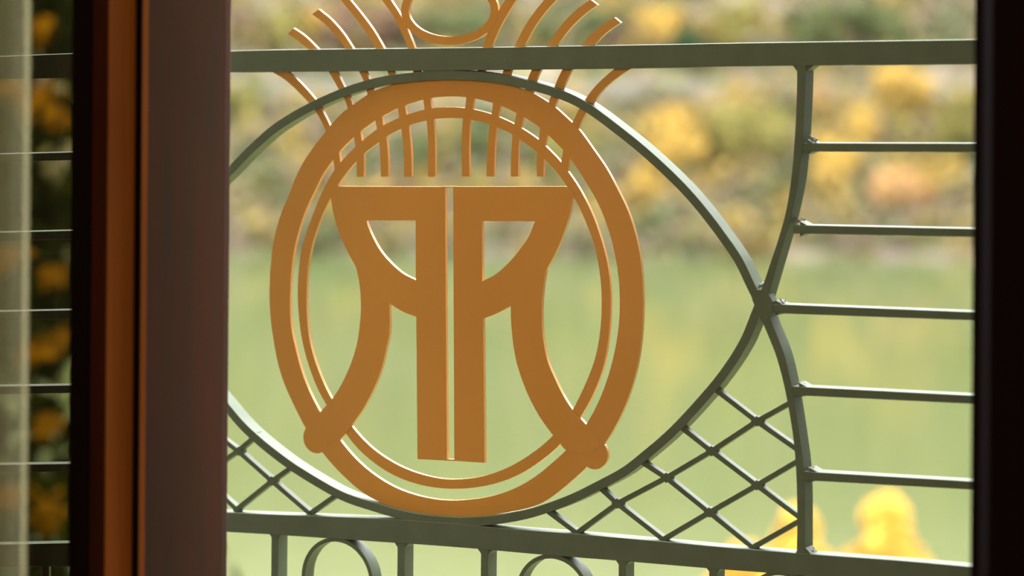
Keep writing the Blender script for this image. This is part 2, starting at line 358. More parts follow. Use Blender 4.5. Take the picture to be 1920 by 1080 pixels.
def path(*segs):                      # segs: lists of px points; lists of >2 points are curved
    out = []
    for s in segs:
        q = spline(PE(s), step=0.004) if len(s) > 2 else PE(s)
        if out and math.dist(out[-1], q[0]) < 1e-5: q = q[1:]
        out += q
    if math.dist(out[0], out[-1]) < 1e-5: out.pop()
    return out
Lout = path([(632,349.5),(834.3,350)], [(834.6,351),(838,862.5)], [(837,863.5),(783,860.7)], [(783,860.7),(780.7,594)],
            [(780.7,594),(753.3,583.3),(730,568.3)], [(730,568.3),(730.7,603),(729.3,630),(726,645),(720,674),(710,706.7),(696.7,736.7),(681.7,765),(659,798)],
            [(659,798),(636.7,824),(600,832)], [(600,832),(582,800),(600.7,772.5)], [(600.7,772.5),(623.3,747.3),(635,730),(646.7,708.3),(660,676.7),(670,642),(675,606.7),(676.9,576.7),(676,550),(672.7,523.3),(667.7,501)],
            [(667.7,501),(655,478.3),(643.3,453.3),(633.3,428.3),(625,400),(620,370)], [(620,370),(618,362),(632,349.5)])
Lhole = path([(685.7,413.3),(779.5,413.3)], [(779.5,413.3),(779.8,525)], [(779.8,525),(756.7,513.3),(733.3,493.3),(713.3,470),(696.7,440),(685.7,413.3)])
Rout = path([(850,350),(1061,349.5)], [(1061,349.5),(1077,362),(1074,369.3)], [(1074,369.3),(1068.3,400),(1058.3,433.3),(1046.7,463.3),(1035,486.7),(1024,506)],
            [(1024,506),(1019.5,533.3),(1016.7,563.3),(1016,586.7),(1017,620),(1020,645),(1026.2,675),(1039.5,707.5),(1056,741),(1073.5,768),(1099,796)],
            [(1099,796),(1125,830),(1110,850)], [(1110,850),(1061.7,844),(1051,832.5),(1036.7,816)],
            [(1036.7,816),(1013.3,783.3),(993.3,746.7),(978.3,710),(967.3,673.3),(961.9,640),(958.5,603.3),(957.7,574.3)],
            [(957.7,574.3),(930,588.3),(906,597.7)], [(906,597.7),(908.7,867.7)], [(908.7,867.7),(852,864)], [(852,862.5),(850,351)])
Rhole = path([(904.3,414.3),(1003.3,415)], [(1003.3,415),(991.7,443.3),(973.3,470),(950,496.7),(926.7,516),(904.3,527.3)], [(904.3,527.3),(904.3,414.3)])
bm = bmesh.new(); plate(bm, Lout, [Lhole[::-1]], E0-.0003, E0+ET); link('letter', bm, M['gold'], emb)['label'] = 'mirrored letter R on the left'
bm = bmesh.new(); plate(bm, Rout, [Rhole[::-1]], E0-.0004, E0+ET); link('letter', bm, M['gold'], emb)['label'] = 'letter R on the right'
bm = bmesh.new()
plate(bm, PE([(830,349.5),(856,349.5),(856,351.3),(830,351.3)]), [], E0-.0002, E0+ET)
link('letter_bridge', bm, M['gold'], emb); bm = bmesh.new()
plate(bm, PE([(833,861),(856,861.4),(856,864.4),(833,863.2)]), [], E0-.0002, E0+ET)
link('letter_bridge', bm, M['gold'], emb)
SL = [([(662,250),(666,275),(668.3,302),(669,331.5)], [(674,240),(678.3,263.3),(681.8,290),(682,331.5)]),
      ([(702.5,218),(706.7,241.7),(711,268),(713.5,300),(714.3,331.5)], [(715,211),(718.3,234.3),(724,258),(727.5,295),(728,331.5)]),
      ([(745,195),(748.3,220),(752.3,243),(757,290),(757.7,331.5)], [(757.5,189),(761.7,214.3),(766,236),(771,285),(771.7,331.5)]),
      ([(792.5,179),(796,204.3),(800,227),(803,280),(802.5,331.5)], [(806,176),(808.8,202.3),(813,224),(815.7,275),(815.5,331.5)]),
      ([(875,174),(872,201.7),(867.8,223),(865.5,280),(866.3,331)], [(890,177),(885.5,203.3),(881.5,225),(879.3,280),(880.3,331)]),
      ([(925.5,184),(921.7,212.7),(917.7,234),(913,290),(912.3,331)], [(939.5,190),(934,217.7),(930.5,240),(927,290),(926.3,331)]),
      ([(970,204),(964.3,231.7),(961,253),(958,300),(957.7,331)], [(983,212),(976.7,239),(973,262),(971.5,300),(971.3,331)]),
      ([(1014,231),(1010,261),(1006.7,287),(1006.5,331)], [(1027.5,244),(1021.7,272.7),(1019.5,300),(1018.7,331)]),
      ([(624,292),(625.5,304),(627.3,318)], [(633.5,277),(636,290),(638.3,306)]),
      ([(1057,274),(1054.5,290),(1052,305)], [(1069.5,287),(1067,302),(1064.5,321)])]
for A, B in SL:
    bm = bmesh.new(); strip(bm, resample(spline(PE(A)), 16), resample(spline(PE(B)), 16), E0+.0001, E0+ET)
    link('slat', bm, M['gold'], emb)
RAYS = [([(497,128),(511.7,136),(531.7,148),(550,163.3),(566.7,180),(581.7,196),(596,216),(610,245),(616,262)], [(524,124),(540,135),(560,152),(577,170),(593,189),(605,209),(618,235),(624,250)]),
        ([(539.3,63.3),(558,76),(578.3,93),(600,114),(616.7,136),(634,166),(646.7,188),(652,204),(658,222)], [(550,52.5),(572,68),(595,90.5),(616,113),(632,136),(646,164),(656.5,184),(661,197),(668,215)]),
        ([(585,26.7),(607,43),(628,65),(647.5,92),(663,115),(674,136),(684,158),(692,190)], [(597.3,17.3),(620,36),(643,62),(661.5,90),(676,112),(686.5,135),(694.5,155),(703,185)]),
        ([(600,-46),(622,-22),(638.5,0),(660,26),(683,56),(705,92),(719,118),(727,136),(735,170)], [(612,-54),(636,-28),(655,-2),(676,24),(699,55),(719,89),(730,113),(737,133),(746,167)]),
        ([(700,-28),(716,0),(736,28),(751,58),(765,92),(773,125),(778,160)], [(713,-36),(731.5,-2),(750,27),(764,56),(777,89),(785,120),(790,158)]),
        ([(985,-50),(965,-24),(947,0),(930,28),(915,58),(905,88),(897,120),(893,158)], [(1002,-44),(985,-18),(968,0),(950,28),(934,58),(921.7,88),(910,122),(905,160)]),
        ([(1060,-50),(1038,-22),(1020,0),(1000,25),(981,54),(964,88),(951,116),(943,134),(936,175)], [(1076,-38),(1059,-14),(1043,0),(1021,24),(1000,54),(983,86),(967,116),(957.5,134),(949,178)]),
        ([(1106.7,-1),(1082,17),(1054,45),(1025,86),(1008,110),(996.7,131),(988,152),(980,188)], [(1120,9),(1096,27),(1068,54),(1044,86),(1027,110),(1014,131),(1003,155),(994,192)]),
        ([(1151.7,32.7),(1130,46),(1110,62),(1091.7,84),(1071,106),(1054,131),(1040,161),(1030,188),(1022,210)], [(1163.5,42.5),(1145,55),(1130,67),(1115,83),(1092,105),(1072.5,131),(1055,166),(1043,191.7),(1034,215)]),
        ([(1175,110),(1151.7,129),(1132,146),(1113,165),(1096.7,187),(1083,210),(1072.5,231),(1066,246)], [(1205,119),(1183,129),(1158,145),(1132,167),(1111.7,193),(1095.7,216),(1084.5,240),(1078,256)])]
for A, B in RAYS:
    bm = bmesh.new(); strip(bm, resample(spline(PE(A)), 40), resample(spline(PE(B)), 40), E0+.0003, E0+ET+.0002)
    link('crown_ray', bm, M['gold'], emb)
bm = bmesh.new()
Aq = [(843+91*math.cos(t), 20+64.5*math.sin(t)) for t in [i*math.pi/60 for i in range(120)]]
Bq = [(843+77*math.cos(t), 19.5+49*math.sin(t)) for t in [i*math.pi/60 for i in range(120)]]
strip(bm, PE(Aq), PE(Bq), E0+.0001, E0+ET, True); link('crown_loop', bm, M['gold'], emb)

# ------------------------------------------------------------------ railing reflected in the left pane, built as solid bars behind it
refl_rail = empty('balcony_railing', far(60, 4.47, -0.02), 'dim reflection of the railing with plain horizontal bars in the left pane, built as solid bars', 'railing')
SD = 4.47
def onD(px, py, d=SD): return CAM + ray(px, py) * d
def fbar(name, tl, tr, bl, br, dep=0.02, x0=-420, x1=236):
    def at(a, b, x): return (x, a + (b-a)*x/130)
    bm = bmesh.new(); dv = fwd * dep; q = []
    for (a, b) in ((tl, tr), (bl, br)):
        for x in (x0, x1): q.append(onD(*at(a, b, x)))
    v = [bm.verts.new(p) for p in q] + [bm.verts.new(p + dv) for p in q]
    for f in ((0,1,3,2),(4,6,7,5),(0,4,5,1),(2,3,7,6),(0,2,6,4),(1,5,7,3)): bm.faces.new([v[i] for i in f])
    return link(name, bm, M['mirror_rail'], refl_rail, bevel=0.0007)
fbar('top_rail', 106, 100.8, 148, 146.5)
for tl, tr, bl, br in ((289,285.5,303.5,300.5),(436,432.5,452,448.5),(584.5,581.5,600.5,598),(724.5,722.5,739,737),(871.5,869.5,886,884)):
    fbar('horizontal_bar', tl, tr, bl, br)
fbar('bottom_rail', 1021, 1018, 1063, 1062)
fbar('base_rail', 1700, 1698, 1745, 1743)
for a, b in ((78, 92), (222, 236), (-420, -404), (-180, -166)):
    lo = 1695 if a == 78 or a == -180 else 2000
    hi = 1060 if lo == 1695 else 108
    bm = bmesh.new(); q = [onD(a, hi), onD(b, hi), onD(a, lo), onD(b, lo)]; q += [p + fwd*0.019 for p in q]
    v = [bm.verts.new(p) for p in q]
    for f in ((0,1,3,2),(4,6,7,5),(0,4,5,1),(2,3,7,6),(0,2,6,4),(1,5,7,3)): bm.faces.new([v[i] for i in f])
    link('post', bm, M['mirror_rail'], refl_rail, bevel=0.0007)

# ------------------------------------------------------------------ the window and the room
WY0, WY1 = 3.18, 3.42            # wall thickness
def st(name, bm, mt, parent=None, bevel=0.0):
    o = link(name, bm, mt, parent, bevel=bevel)
    if parent is None: o['kind'] = 'structure'
    return o
ZT, ZB = 2.35, 0.0
def sbox(name, x0, x1, y0, y1, z0, z1, mt, parent=None, bevel=0.0):
    bm = bmesh.new(); box(bm, x0, x1, y0, y1, z0, z1); return st(name, bm, M[mt], parent, bevel)
PY = 3.30                        # front face of the outer wooden post
xp0, xp1 = XZ(255, 540, PY)[0], XZ(417, 540, PY)[0]
sbox('trim_1', xp0, xp1, PY, PY+0.016, ZB, ZT, 'post', bevel=0.003)['label'] = 'weathered brown wooden post beside the left pane'
# open sash of the left window: stile with a lip, a rubber seal, and a pane
SY = 2.98
xs0, xs1 = XZ(131, 540, SY)[0], XZ(192, 540, SY)[0]
def x_at(px, Y): return XZ(px, 540, Y)[0]
def y_for(px, X):                # depth at which the upright edge x = X appears at picture column px
    d = ray(px, 540); return CAM.y + (X - CAM.x) / d.x * d.y
def prof(name, pts, mt, parent, z0=ZB, z1=ZT, bevel=0.002):
    bm = bmesh.new()
    a = [bm.verts.new((x, y, z0)) for x, y in pts]; b = [bm.verts.new((x, y, z1)) for x, y in pts]
    bm.faces.new(a); bm.faces.new(b[::-1])
    for i in range(len(pts)): j = (i+1) % len(pts); bm.faces.new((a[i], a[j], b[j], b[i]))
    return link(name, bm, M[mt], parent, bevel=bevel)
win = bpy.data.objects.new('window_1', None); COL.objects.link(win); win.location = (xs0, SY, 0); win['kind'] = 'structure'
xa_, xb_, xc_ = x_at(131, SY), x_at(166, SY), x_at(204, SY+.012)
yE = y_for(249, xc_)
prof('window_stile', [(xa_, SY), (xb_, SY), (xb_, SY+.05), (xa_, SY+.05)], 'darkwood', win, ZB+.02, ZT-.02)
xd_ = x_at(194, SY)
prof('stile_bead', [(xb_+.0005, SY+.003), (xd_-.001, SY+.003), (xd_, SY+.006), (xd_, yE-.001), (xb_+.0005, yE-.001)], 'bead', win, ZB+.02, ZT-.02, .0015)
prof('stile_moulding', [(xd_+.0004, SY+.006), (xc_-.002, SY+.006), (xc_, SY+.009), (xc_, yE), (xd_+.0004, yE)], 'sash', win, ZB+.02, ZT-.02, .0015)
prof('rubber_seal', [(xc_-.03, yE+.0005), (x_at(261, yE), yE+.0005), (x_at(261, yE), yE+.003), (xc_-.03, yE+.003)], 'seal', win, ZB+.02, ZT-.02, 0)
xl_ = x_at(262, yE+.0035)
yL = y_for(275, xl_)
prof('frame_lip', [(xl_-.05, yE+.0035), (xl_, yE+.0035), (xl_, yL), (xl_-.05, yL)], 'sash', win, ZB, ZT, .001)
XW = -3.35
for nm, z0, z1 in (('window_rail', ZB+.02, ZB+.14), ('window_rail', ZT-.11, ZT-.02)):
    bm = bmesh.new(); box(bm, XW+.08, xa_-.0005, SY+.002, SY+.048, z0, z1); link(nm, bm, M['darkwood'], win, bevel=.002)
bm = bmesh.new(); box(bm, XW, XW+.0795, SY, SY+.05, ZB+.02, ZT-.02); link('window_stile', bm, M['darkwood'], win, bevel=.002)
gl = bpy.data.materials.new('window_glass'); gl.use_nodes = True
n = gl.node_tree; n.nodes.clear()
o_ = n.nodes.new('ShaderNodeOutputMaterial'); mx = n.nodes.new('ShaderNodeMixShader'); tr = n.nodes.new('ShaderNodeBsdfTransparent')
gs = n.nodes.new('ShaderNodeBsdfGlossy'); fr = n.nodes.new('ShaderNodeFresnel')
tr.inputs[0].default_value = (0.62, 0.63, 0.55, 1); gs.inputs['Roughness'].default_value = 0.02; fr.inputs[0].default_value = 1.4
n.links.new(fr.outputs[0], mx.inputs[0]); n.links.new(tr.outputs[0], mx.inputs[1]); n.links.new(gs.outputs[0], mx.inputs[2]); n.links.new(mx.outputs[0], o_.inputs[0])
bm = bmesh.new(); box(bm, XW+.08, xa_-.0005, SY+.022, SY+.028, ZB+.14, ZT-.11)
g = link('glass_pane', bm, gl, win)
# right-hand jamb of the opening
JY = 3.20
xj = x_at(1822, JY)
prof('trim_2', [(xj+.03, JY-.02), (xj+.19, JY-.02), (xj+.19, JY+.2), (xj, JY+.2), (xj, JY), (xj+.012, JY-.004)], 'darkwood', None, ZB, ZT)['kind'] = 'structure'
bpy.data.objects['trim_2']['label'] = 'nearly black wooden jamb at the right edge'
# walls, floor and ceiling
H = 2.7; XL, XR, YB = -4.6, 2.6, -3.6
def wl(name, *b, mt='plaster'): return sbox(name, *b, mt)
sbox('floor', XL, XR, YB, WY1-.1, -0.06, 0.0, 'floor')
sbox('ceiling', XL-.2, XR+.2, YB-.2, WY1, H, H+.2, 'plaster')
sbox('wall_left', XL-.2, XL, YB-.2, WY1, 0, H, 'plaster')
sbox('wall_right', XR, XR+.2, YB-.2, WY1, 0, H, 'plaster')
sbox('wall_back', XL, XR, YB-.2, YB, 0, H, 'plaster')
bm = bmesh.new()
box(bm, XL, XW, WY0-.22, WY1, 0, H)
box(bm, xj+.19, XR, WY0-.02, WY1, 0, H)
box(bm, XW, xj+.19, WY0-.22, WY1, ZT, H)
box(bm, XL-2, XR+2, WY1-.22, WY1, H+.2, 7.0)
st('wall_front', bm, M['plaster'])
M['blocker'] = mat('sky_blocker_dark', (0.05, 0.045, 0.035, 1), .8, 0, (0.06, 0.05, 0.04, 1), 4, 0, 30, (1, 8, 8))
sbox('sky_blocker_wall', -1.15, -0.95, WY1, RY+3.0, -0.2, 5.5, 'blocker')  # unseen wall added to keep sky light off the railing's right sides
sbox('balcony_floor', XL-.2, XR+.4, WY1-.1, RY+.12, -0.2, -0.0005, 'slab')

# sheer curtain at the far left, inside the pane
cm = bpy.data.materials.new('sheer_fabric'); cm.use_nodes = True
n = cm.node_tree; n.nodes.clear()
o_ = n.nodes.new('ShaderNodeOutputMaterial'); mx = n.nodes.new('ShaderNodeMixShader'); tr = n.nodes.new('ShaderNodeBsdfTransparent')
mx2 = n.nodes.new('ShaderNodeMixShader'); df = n.nodes.new('ShaderNodeBsdfDiffuse'); tl = n.nodes.new('ShaderNodeBsdfTranslucent')
df.inputs[0].default_value = (0.74, 0.70, 0.42, 1); tl.inputs[0].default_value = (0.92, 0.90, 0.56, 1); mx2.inputs[0].default_value = .6
mx.inputs[0].default_value = 0.31
n.links.new(df.outputs[0], mx2.inputs[1]); n.links.new(tl.outputs[0], mx2.inputs[2])
n.links.new(tr.outputs[0], mx.inputs[1]); n.links.new(mx2.outputs[0], mx.inputs[2]); n.links.new(mx.outputs[0], o_.inputs[0])
CY = 2.84; xe = x_at(68, CY)
bm = bmesh.new(); pr = None
for i in range(161):
    x = xe - 0.95 + 0.95*i/160
    y = CY + .013*math.sin(i*.62) + .007*math.sin(i*1.37+1)
    a, b = bm.verts.new((x, y, .03)), bm.verts.new((x, y*1.0, 2.5))
    if pr: bm.faces.new((pr[0], a, b, pr[1]))
    pr = (a, b)
cur = link('sheer_curtain', bm, cm, None, smooth=True)
tag(cur, 'pale see-through sheer curtain hanging in soft folds at the far left edge', 'curtain')
bm = bmesh.new(); bmesh.ops.create_cone(bm, cap_ends=True, segments=16, radius1=.012, radius2=.012, depth=1.3,
    matrix=Matrix.Translation((xe-.55, CY, 2.51)) @ Matrix.Rotation(math.pi/2, 4, 'Y'))
box(bm, xe-1.0, xe-.98, CY-.01, WY0-.2, 2.5, 2.52); box(bm, xe-.03, xe-.01, CY-.01, WY0-.2, 2.5, 2.52)
tag(link('curtain_rod', bm, M['darkwood'], None), 'dark curtain rod above the sheer curtain', 'curtain rod')

# ------------------------------------------------------------------ the river valley
WZ = CAM.z - 13.8
DS = 136.0
def hillz(d, lat=0):
    if d < DS: return WZ - .4
    if d < DS+10: return WZ + (d-DS)*.60
    if d < DS+15: return WZ + 6.0
    return WZ + 6.0 + (d-DS-15)*(.72 + .05*math.sin(lat*.03))
gm = bpy.data.materials.new('hillside_ground'); gm.use_nodes = True
n = gm.node_tree; b = n.nodes['Principled BSDF']; b.inputs['Roughness'].default_value = 1; b.inputs['Specular IOR Level'].default_value = .1
t = n.nodes.new('ShaderNodeTexCoord'); no = n.nodes.new('ShaderNodeTexNoise'); no.inputs['Scale'].default_value = .38; no.inputs['Detail'].default_value = 4
r = n.nodes.new('ShaderNodeValToRGB'); cr = r.color_ramp
cr.elements[0].position = .3; cr.elements[0].color = D((92, 104, 76), .38)
cr.elements[1].position = .72; cr.elements[1].color = D((150, 132, 72), .38)
for p_, c_ in ((.42, (124, 122, 76)), (.5, (152, 132, 124)), (.58, (112, 120, 76))):
    e = cr.elements.new(p_); e.color = D(c_, .38)
n.links.new(t.outputs['Object'], no.inputs['Vector']); n.links.new(no.outputs[0], r.inputs[0]); n.links.new(r.outputs[0], b.inputs['Base Color'])
bm = bmesh.new(); NX, rows = 60, [DS-3, DS, DS+5, DS+10, DS+15, DS+17] + [DS+20+i*7 for i in range(16)]
grid = []
for d in rows:
    rw = []
    for i in range(NX+1):
        lat = -90 + 180*i/NX
        p = CAM + fwd*d + right*lat
        rw.append(bm.verts.new((p.x, p.y, hillz(d, lat) + (random.uniform(-.5, .5) if d > DS+17 else 0))))
    grid.append(rw)
for a in range(len(rows)-1):
    for i in range(NX): bm.faces.new((grid[a][i], grid[a][i+1], grid[a+1][i+1], grid[a+1][i]))
tag(link('hillside', bm, gm, None, smooth=True), kind='structure')
# road strip on the far bank
bm = bmesh.new(); c = [CAM + fwd*d + right*l for d, l in ((DS+10.5, -90), (DS+10.5, 90), (DS+14.5, 90), (DS+14.5, -90))]
v = [bm.verts.new((p.x, p.y, WZ+6.05)) for p in c] + [bm.verts.new((p.x, p.y, WZ+5.6)) for p in c]
for f in ((0,1,2,3),(7,6,5,4),(0,4,5,1),(1,5,6,2),(2,6,7,3),(3,7,4,0)): bm.faces.new([v[i] for i in f])
rd = mat('pale_asphalt', D((92, 86, 80)), .9)
tag(link('road', bm, rd, None), kind='structure')
bm = bmesh.new()
for k in range(45):
    p = CAM + fwd*(DS+10.7) + right*(-88+4*k)
    box(bm, p.x-.08, p.x+.08, p.y-.08, p.y+.08, WZ+6.05, WZ+6.85)
c = [CAM + fwd*(DS+10.55) + right*l for l in (-90, 90)]
for z0, z1 in ((WZ+6.45, WZ+6.85),):
    v = [bm.verts.new((p.x+q.x, p.y+q.y, z)) for p in c for q in (Vector((0,0,0)), fwd*.08) for z in (z0, z1)]
    for f in ((0,1,3,2),(4,6,7,5),(0,4,5,1),(2,3,7,6),(0,2,6,4),(1,5,7,3)): bm.faces.new([v[i] for i in f])
tag(link('guard_rail', bm, mat('galvanised_steel', (.10,.10,.10,1), .6), None), 'long pale guard rail along the road on the far bank', 'guard rail')
# river
wm = bpy.data.materials.new('green_river_water'); wm.use_nodes = True
n = wm.node_tree; b = n.nodes['Principled BSDF']
b.inputs['Base Color'].default_value = (0.042, 0.053, 0.0195, 1); b.inputs['Roughness'].default_value = .09; b.inputs['IOR'].default_value = 1.33
t = n.nodes.new('ShaderNodeTexCoord'); mp = n.nodes.new('ShaderNodeMapping'); mp.inputs['Scale'].default_value = (.5, 1.6, 1)
mp.inputs['Rotation'].default_value = (0, 0, -YAW)
no = n.nodes.new('ShaderNodeTexNoise'); no.inputs['Scale'].default_value = .8; no.inputs['Detail'].default_value = 3
bp = n.nodes.new('ShaderNodeBump'); bp.inputs['Strength'].default_value = .35; bp.inputs['Distance'].default_value = .05
n.links.new(t.outputs['Object'], mp.inputs[0]); n.links.new(mp.outputs[0], no.inputs['Vector']); n.links.new(no.outputs[0], bp.inputs['Height']); n.links.new(bp.outputs[0], b.inputs['Normal'])
bm = bmesh.new(); c = [CAM + fwd*d + right*l for d, l in ((18, -90), (18, 90), (DS+3, 90), (DS+3, -90))]
bm.faces.new([bm.verts.new((p.x, p.y, WZ)) for p in c])
tag(link('river', bm, wm, None), kind='structure')
# near bank below the house
bm = bmesh.new(); rows = [(3.2, -3.2), (8, -4.6), (16, -7.6), (24, -9.8), (34, -10.5), (38, WZ-.4)]; grid = []
for d, z in rows:
    grid.append([bm.verts.new(((CAM + fwd*d + right*l).x, (CAM + fwd*d + right*l).y, z)) for l in range(-60, 61, 6)])
for a in range(len(rows)-1):
    for i in range(20): bm.faces.new((grid[a][i], grid[a][i+1], grid[a+1][i+1], grid[a+1][i]))
tag(link('riverbank', bm, mat('bank_grass', D((104, 120, 60)), 1, 0, D((140, 134, 70)), 1.2), None, smooth=True), kind='structure')
def bankz(d):
    for (a, za), (b_, zb) in zip(rows, rows[1:]):
        if a <= d <= b_: return za + (zb-za)*(d-a)/(b_-a)
    return WZ

# ------------------------------------------------------------------ trees
LEAF = {}
def leafmat(name, c, c2):
    if name not in LEAF: LEAF[name] = mat(name, D(c), .8, 0, D(c2), .6 if 'near' not in name else 2.2, trans=.3, spec=0)
    return LEAF[name]
BARK = mat('grey_brown_bark', L((120, 104, 88)), .9, 0, L((96, 84, 70)), 3)
def crown_mesh(name, mt, h, rx, leaf, nl, seed, slim=0.0, nlump=9):
    R = random.Random(seed); bm = bmesh.new()
    lumps = []
    for i in range(nlump):
        t = R.random(); a = R.uniform(0, 6.28); rr = rx*R.uniform(.25, .85)*(1 - .6*t*slim)
        lumps.append((math.cos(a)*rr, math.sin(a)*rr, h*(.22+.70*t), R.uniform(.22, .42)*rx*(1-.4*t*slim)))
    if slim > .5: lumps += [(rx*.04, 0, h*.94-rx*.3, rx*.27), (-rx*.22, rx*.1, h*.93-rx*.5, rx*.24), (rx*.2, -rx*.12, h*.93-rx*.5, rx*.26), (-rx*.2, -rx*.2, h*.93-rx*.8, rx*.28), (rx*.1, rx*.25, h*.93-rx*.9, rx*.34)]
    lumps.append((0, 0, h*.55, rx*.6))
    for i in range(nl):
        cx, cy, cz, r_ = lumps[i % len(lumps)]
        d = Vector((R.gauss(0,1), R.gauss(0,1), R.gauss(0,1))).normalized()
        k = R.uniform(.72, 1.08)
        p = Vector((cx, cy, cz)) + Vector((d.x, d.y, d.z*1.15))*r_*k
        q = (d + Vector((R.gauss(0,.6), R.gauss(0,.6), R.gauss(0,.6)))).normalized()
        t1 = q.orthogonal().normalized(); t2 = q.cross(t1); s = leaf*R.uniform(.6, 1.3); an = R.uniform(0, 3.14)
        e1 = t1*math.cos(an)+t2*math.sin(an); e2 = q.cross(e1)*.6
        bm.faces.new([bm.verts.new(p + e1*s), bm.verts.new(p + e2*s + q*s*.15), bm.verts.new(p - e1*s), bm.verts.new(p - e2*s + q*s*.15)])
    me = bpy.data.meshes.new(name); bm.to_mesh(me); bm.free(); me.materials.append(mt); return me
def trunk_mesh(name, h, r):
    bm = bmesh.new(); R = random.Random(int(h*10))
    def limb(p, q, a, b):
        d = (q-p); mt_ = Matrix.Translation((p+q)/2) @ d.to_track_quat('Z', 'Y').to_matrix().to_4x4()
        bmesh.ops.create_cone(bm, cap_ends=True, segments=8, radius1=a, radius2=b, depth=d.length, matrix=mt_)
    limb(Vector((0,0,-.6)), Vector((.03*h,0,h*.55)), r, r*.55)
    for i in range(6):
        a = i*1.05+R.random(); z = h*(.22+.06*i)
        limb(Vector((0,0,z)), Vector((math.cos(a)*h*.16, math.sin(a)*h*.16, z+h*.22)), r*.4, r*.15)
    me = bpy.data.meshes.new(name); bm.to_mesh(me); bm.free(); me.materials.append(BARK); return me
CACHE = {}
def tree(name, cmat, px, base_y, depth, h, rx, label, group=None, cat='tree', z=None, seed=None, leaf=None, nl=2000, slim=.4, nlump=15):
    p = far(px, depth, hillz(depth) if z is None else z)
    if z is None and depth > DS+17: p.z = hillz(depth, (px-960)/F*depth)
    key = (cmat.name, round(h/rx, 1), (seed or 0) % 3, nl)
    if key not in CACHE:
        CACHE[key] = (crown_mesh('foliage', cmat, h, rx, leaf or rx*.12, nl, (seed or 0)+11, slim, nlump), trunk_mesh('trunk', h, rx*.06), h)
    cmn, tmn, h0 = CACHE[key]
    root = bpy.data.objects.new(name, None); root.location = p; COL.objects.link(root)
    root.rotation_euler.z = random.uniform(0, 6.28); s = h/h0; root.scale = (s, s, s)
    tag(root, label, cat, group)
    for nm, me in (('foliage', cmn), ('trunk', tmn)):
        o = bpy.data.objects.new(nm, me); COL.objects.link(o); o.parent = root
    return root
YEL = leafmat('golden_leaves', (220, 184, 96), (204, 168, 88)); YG = leafmat('yellow_green_leaves', (158, 148, 84), (142, 138, 82))  # leaf colours desaturated to stand in for distance haze
ORA = leafmat('orange_leaves', (222, 176, 116), (206, 164, 110)); GRN = leafmat('grey_green_leaves', (98, 110, 74), (118, 122, 78))
DGR = leafmat('deep_green_leaves', (70, 98, 68), (88, 108, 72)); PNK = leafmat('pinkish_brown_leaves', (146, 118, 96), (132, 112, 88))
BRT = leafmat('lemon_leaves', (176, 160, 56), (156, 150, 60))
def T(mt, px, top_y, depth, wpx, label, seed, group=None, name='tree', cat='tree', base=None, slim=.4):
    b_ = hillz(depth, (px-960)/F*depth) if base is None else base
    h = zat(top_y, depth) - b_
    rx = wpx/F*depth/2
    return tree(name, mt, px, None, depth, max(h, rx*.9)/.94, rx, label, group, cat, b_, seed, slim=slim)
# far shore, told apart by colour and place
T(YEL, 1262, 215, 141, 170, 'golden yellow tree on the far shore, right of the emblem inside the big curve', 1, slim=.9)
T(YEL, 1215, 330, 139, 110, 'low golden bush at the left foot of the golden yellow tree', 2, name='shrub', cat='shrub')
T(YEL, 1312, 330, 139, 80, 'low golden bush at the right foot of the golden yellow tree', 51, name='shrub', cat='shrub')
T(YEL, 1570, 270, 140, 130, 'golden tree on the far shore just right of the curved upright', 3)
T(ORA, 1680, 350, 138.5, 150, 'orange shrub at the water edge between the upright and the right jamb', 4, name='shrub', cat='shrub')
T(YEL, 1705, 140, 145, 150, 'tall golden tree on the far shore near the right jamb', 5, slim=.8)
T(YEL, 1620, 200, 143, 110, 'golden tree behind the topmost horizontal bar, left of the tall golden one', 52)
T(YG, 1800, 170, 141, 110, 'yellow green tree on the far shore beside the right jamb', 6)
T(YEL, 1765, 290, 140, 90, 'small golden tree in front of the yellow green one beside the jamb', 53)
T(YG, 1390, 210, 142, 200, 'olive yellow tree on the far shore behind the crossing of the curves', 7)
T(ORA, 1530, 160, 145, 80, 'slim pale orange tree right behind the upper end of the curved upright', 54)
T(GRN, 1460, 330, 139, 90, 'small grey green shrub on the far shore left of the upright', 8, name='shrub', cat='shrub')
T(YG, 1060, 260, 141, 140, 'yellow green tree on the far shore behind the right side of the emblem', 9)
T(YEL, 985, 330, 139, 90, 'small golden shrub behind the opening of the right letter', 55, name='shrub', cat='shrub')
T(PNK, 745, 400, 139, 100, 'pinkish shrub on the far shore behind the opening of the left letter', 10, name='shrub', cat='shrub')
T(BRT, 640, 470, 137.5, 100, 'low lemon yellow shrub at the water edge behind the left side of the emblem', 11, name='shrub', cat='shrub')
T(GRN, 780, 300, 141, 130, 'grey green tree on the far shore behind the left letter', 12)
T(DGR, 480, 330, 140, 110, 'deep green tree on the far shore beside the wooden post', 13)
T(PNK, 600, 320, 139, 100, 'pinkish brown shrub behind the left edge of the emblem', 14, name='shrub', cat='shrub')
T(GRN, 880, 250, 141, 120, 'grey green tree on the far shore behind the crown bars', 15)
T(YG, 450, 170, 144, 110, 'pale yellow green tree just right of the wooden post', 16)
T(YEL, 680, 270, 143, 70, 'small golden tree behind the lowest left crown bar', 17)
T(YEL, 550, 290, 143, 60, 'slim golden tree between the post and the emblem', 56)
T(DGR, 1290, 118, 153, 110, 'deep green round tree above the road, right of the emblem', 18)
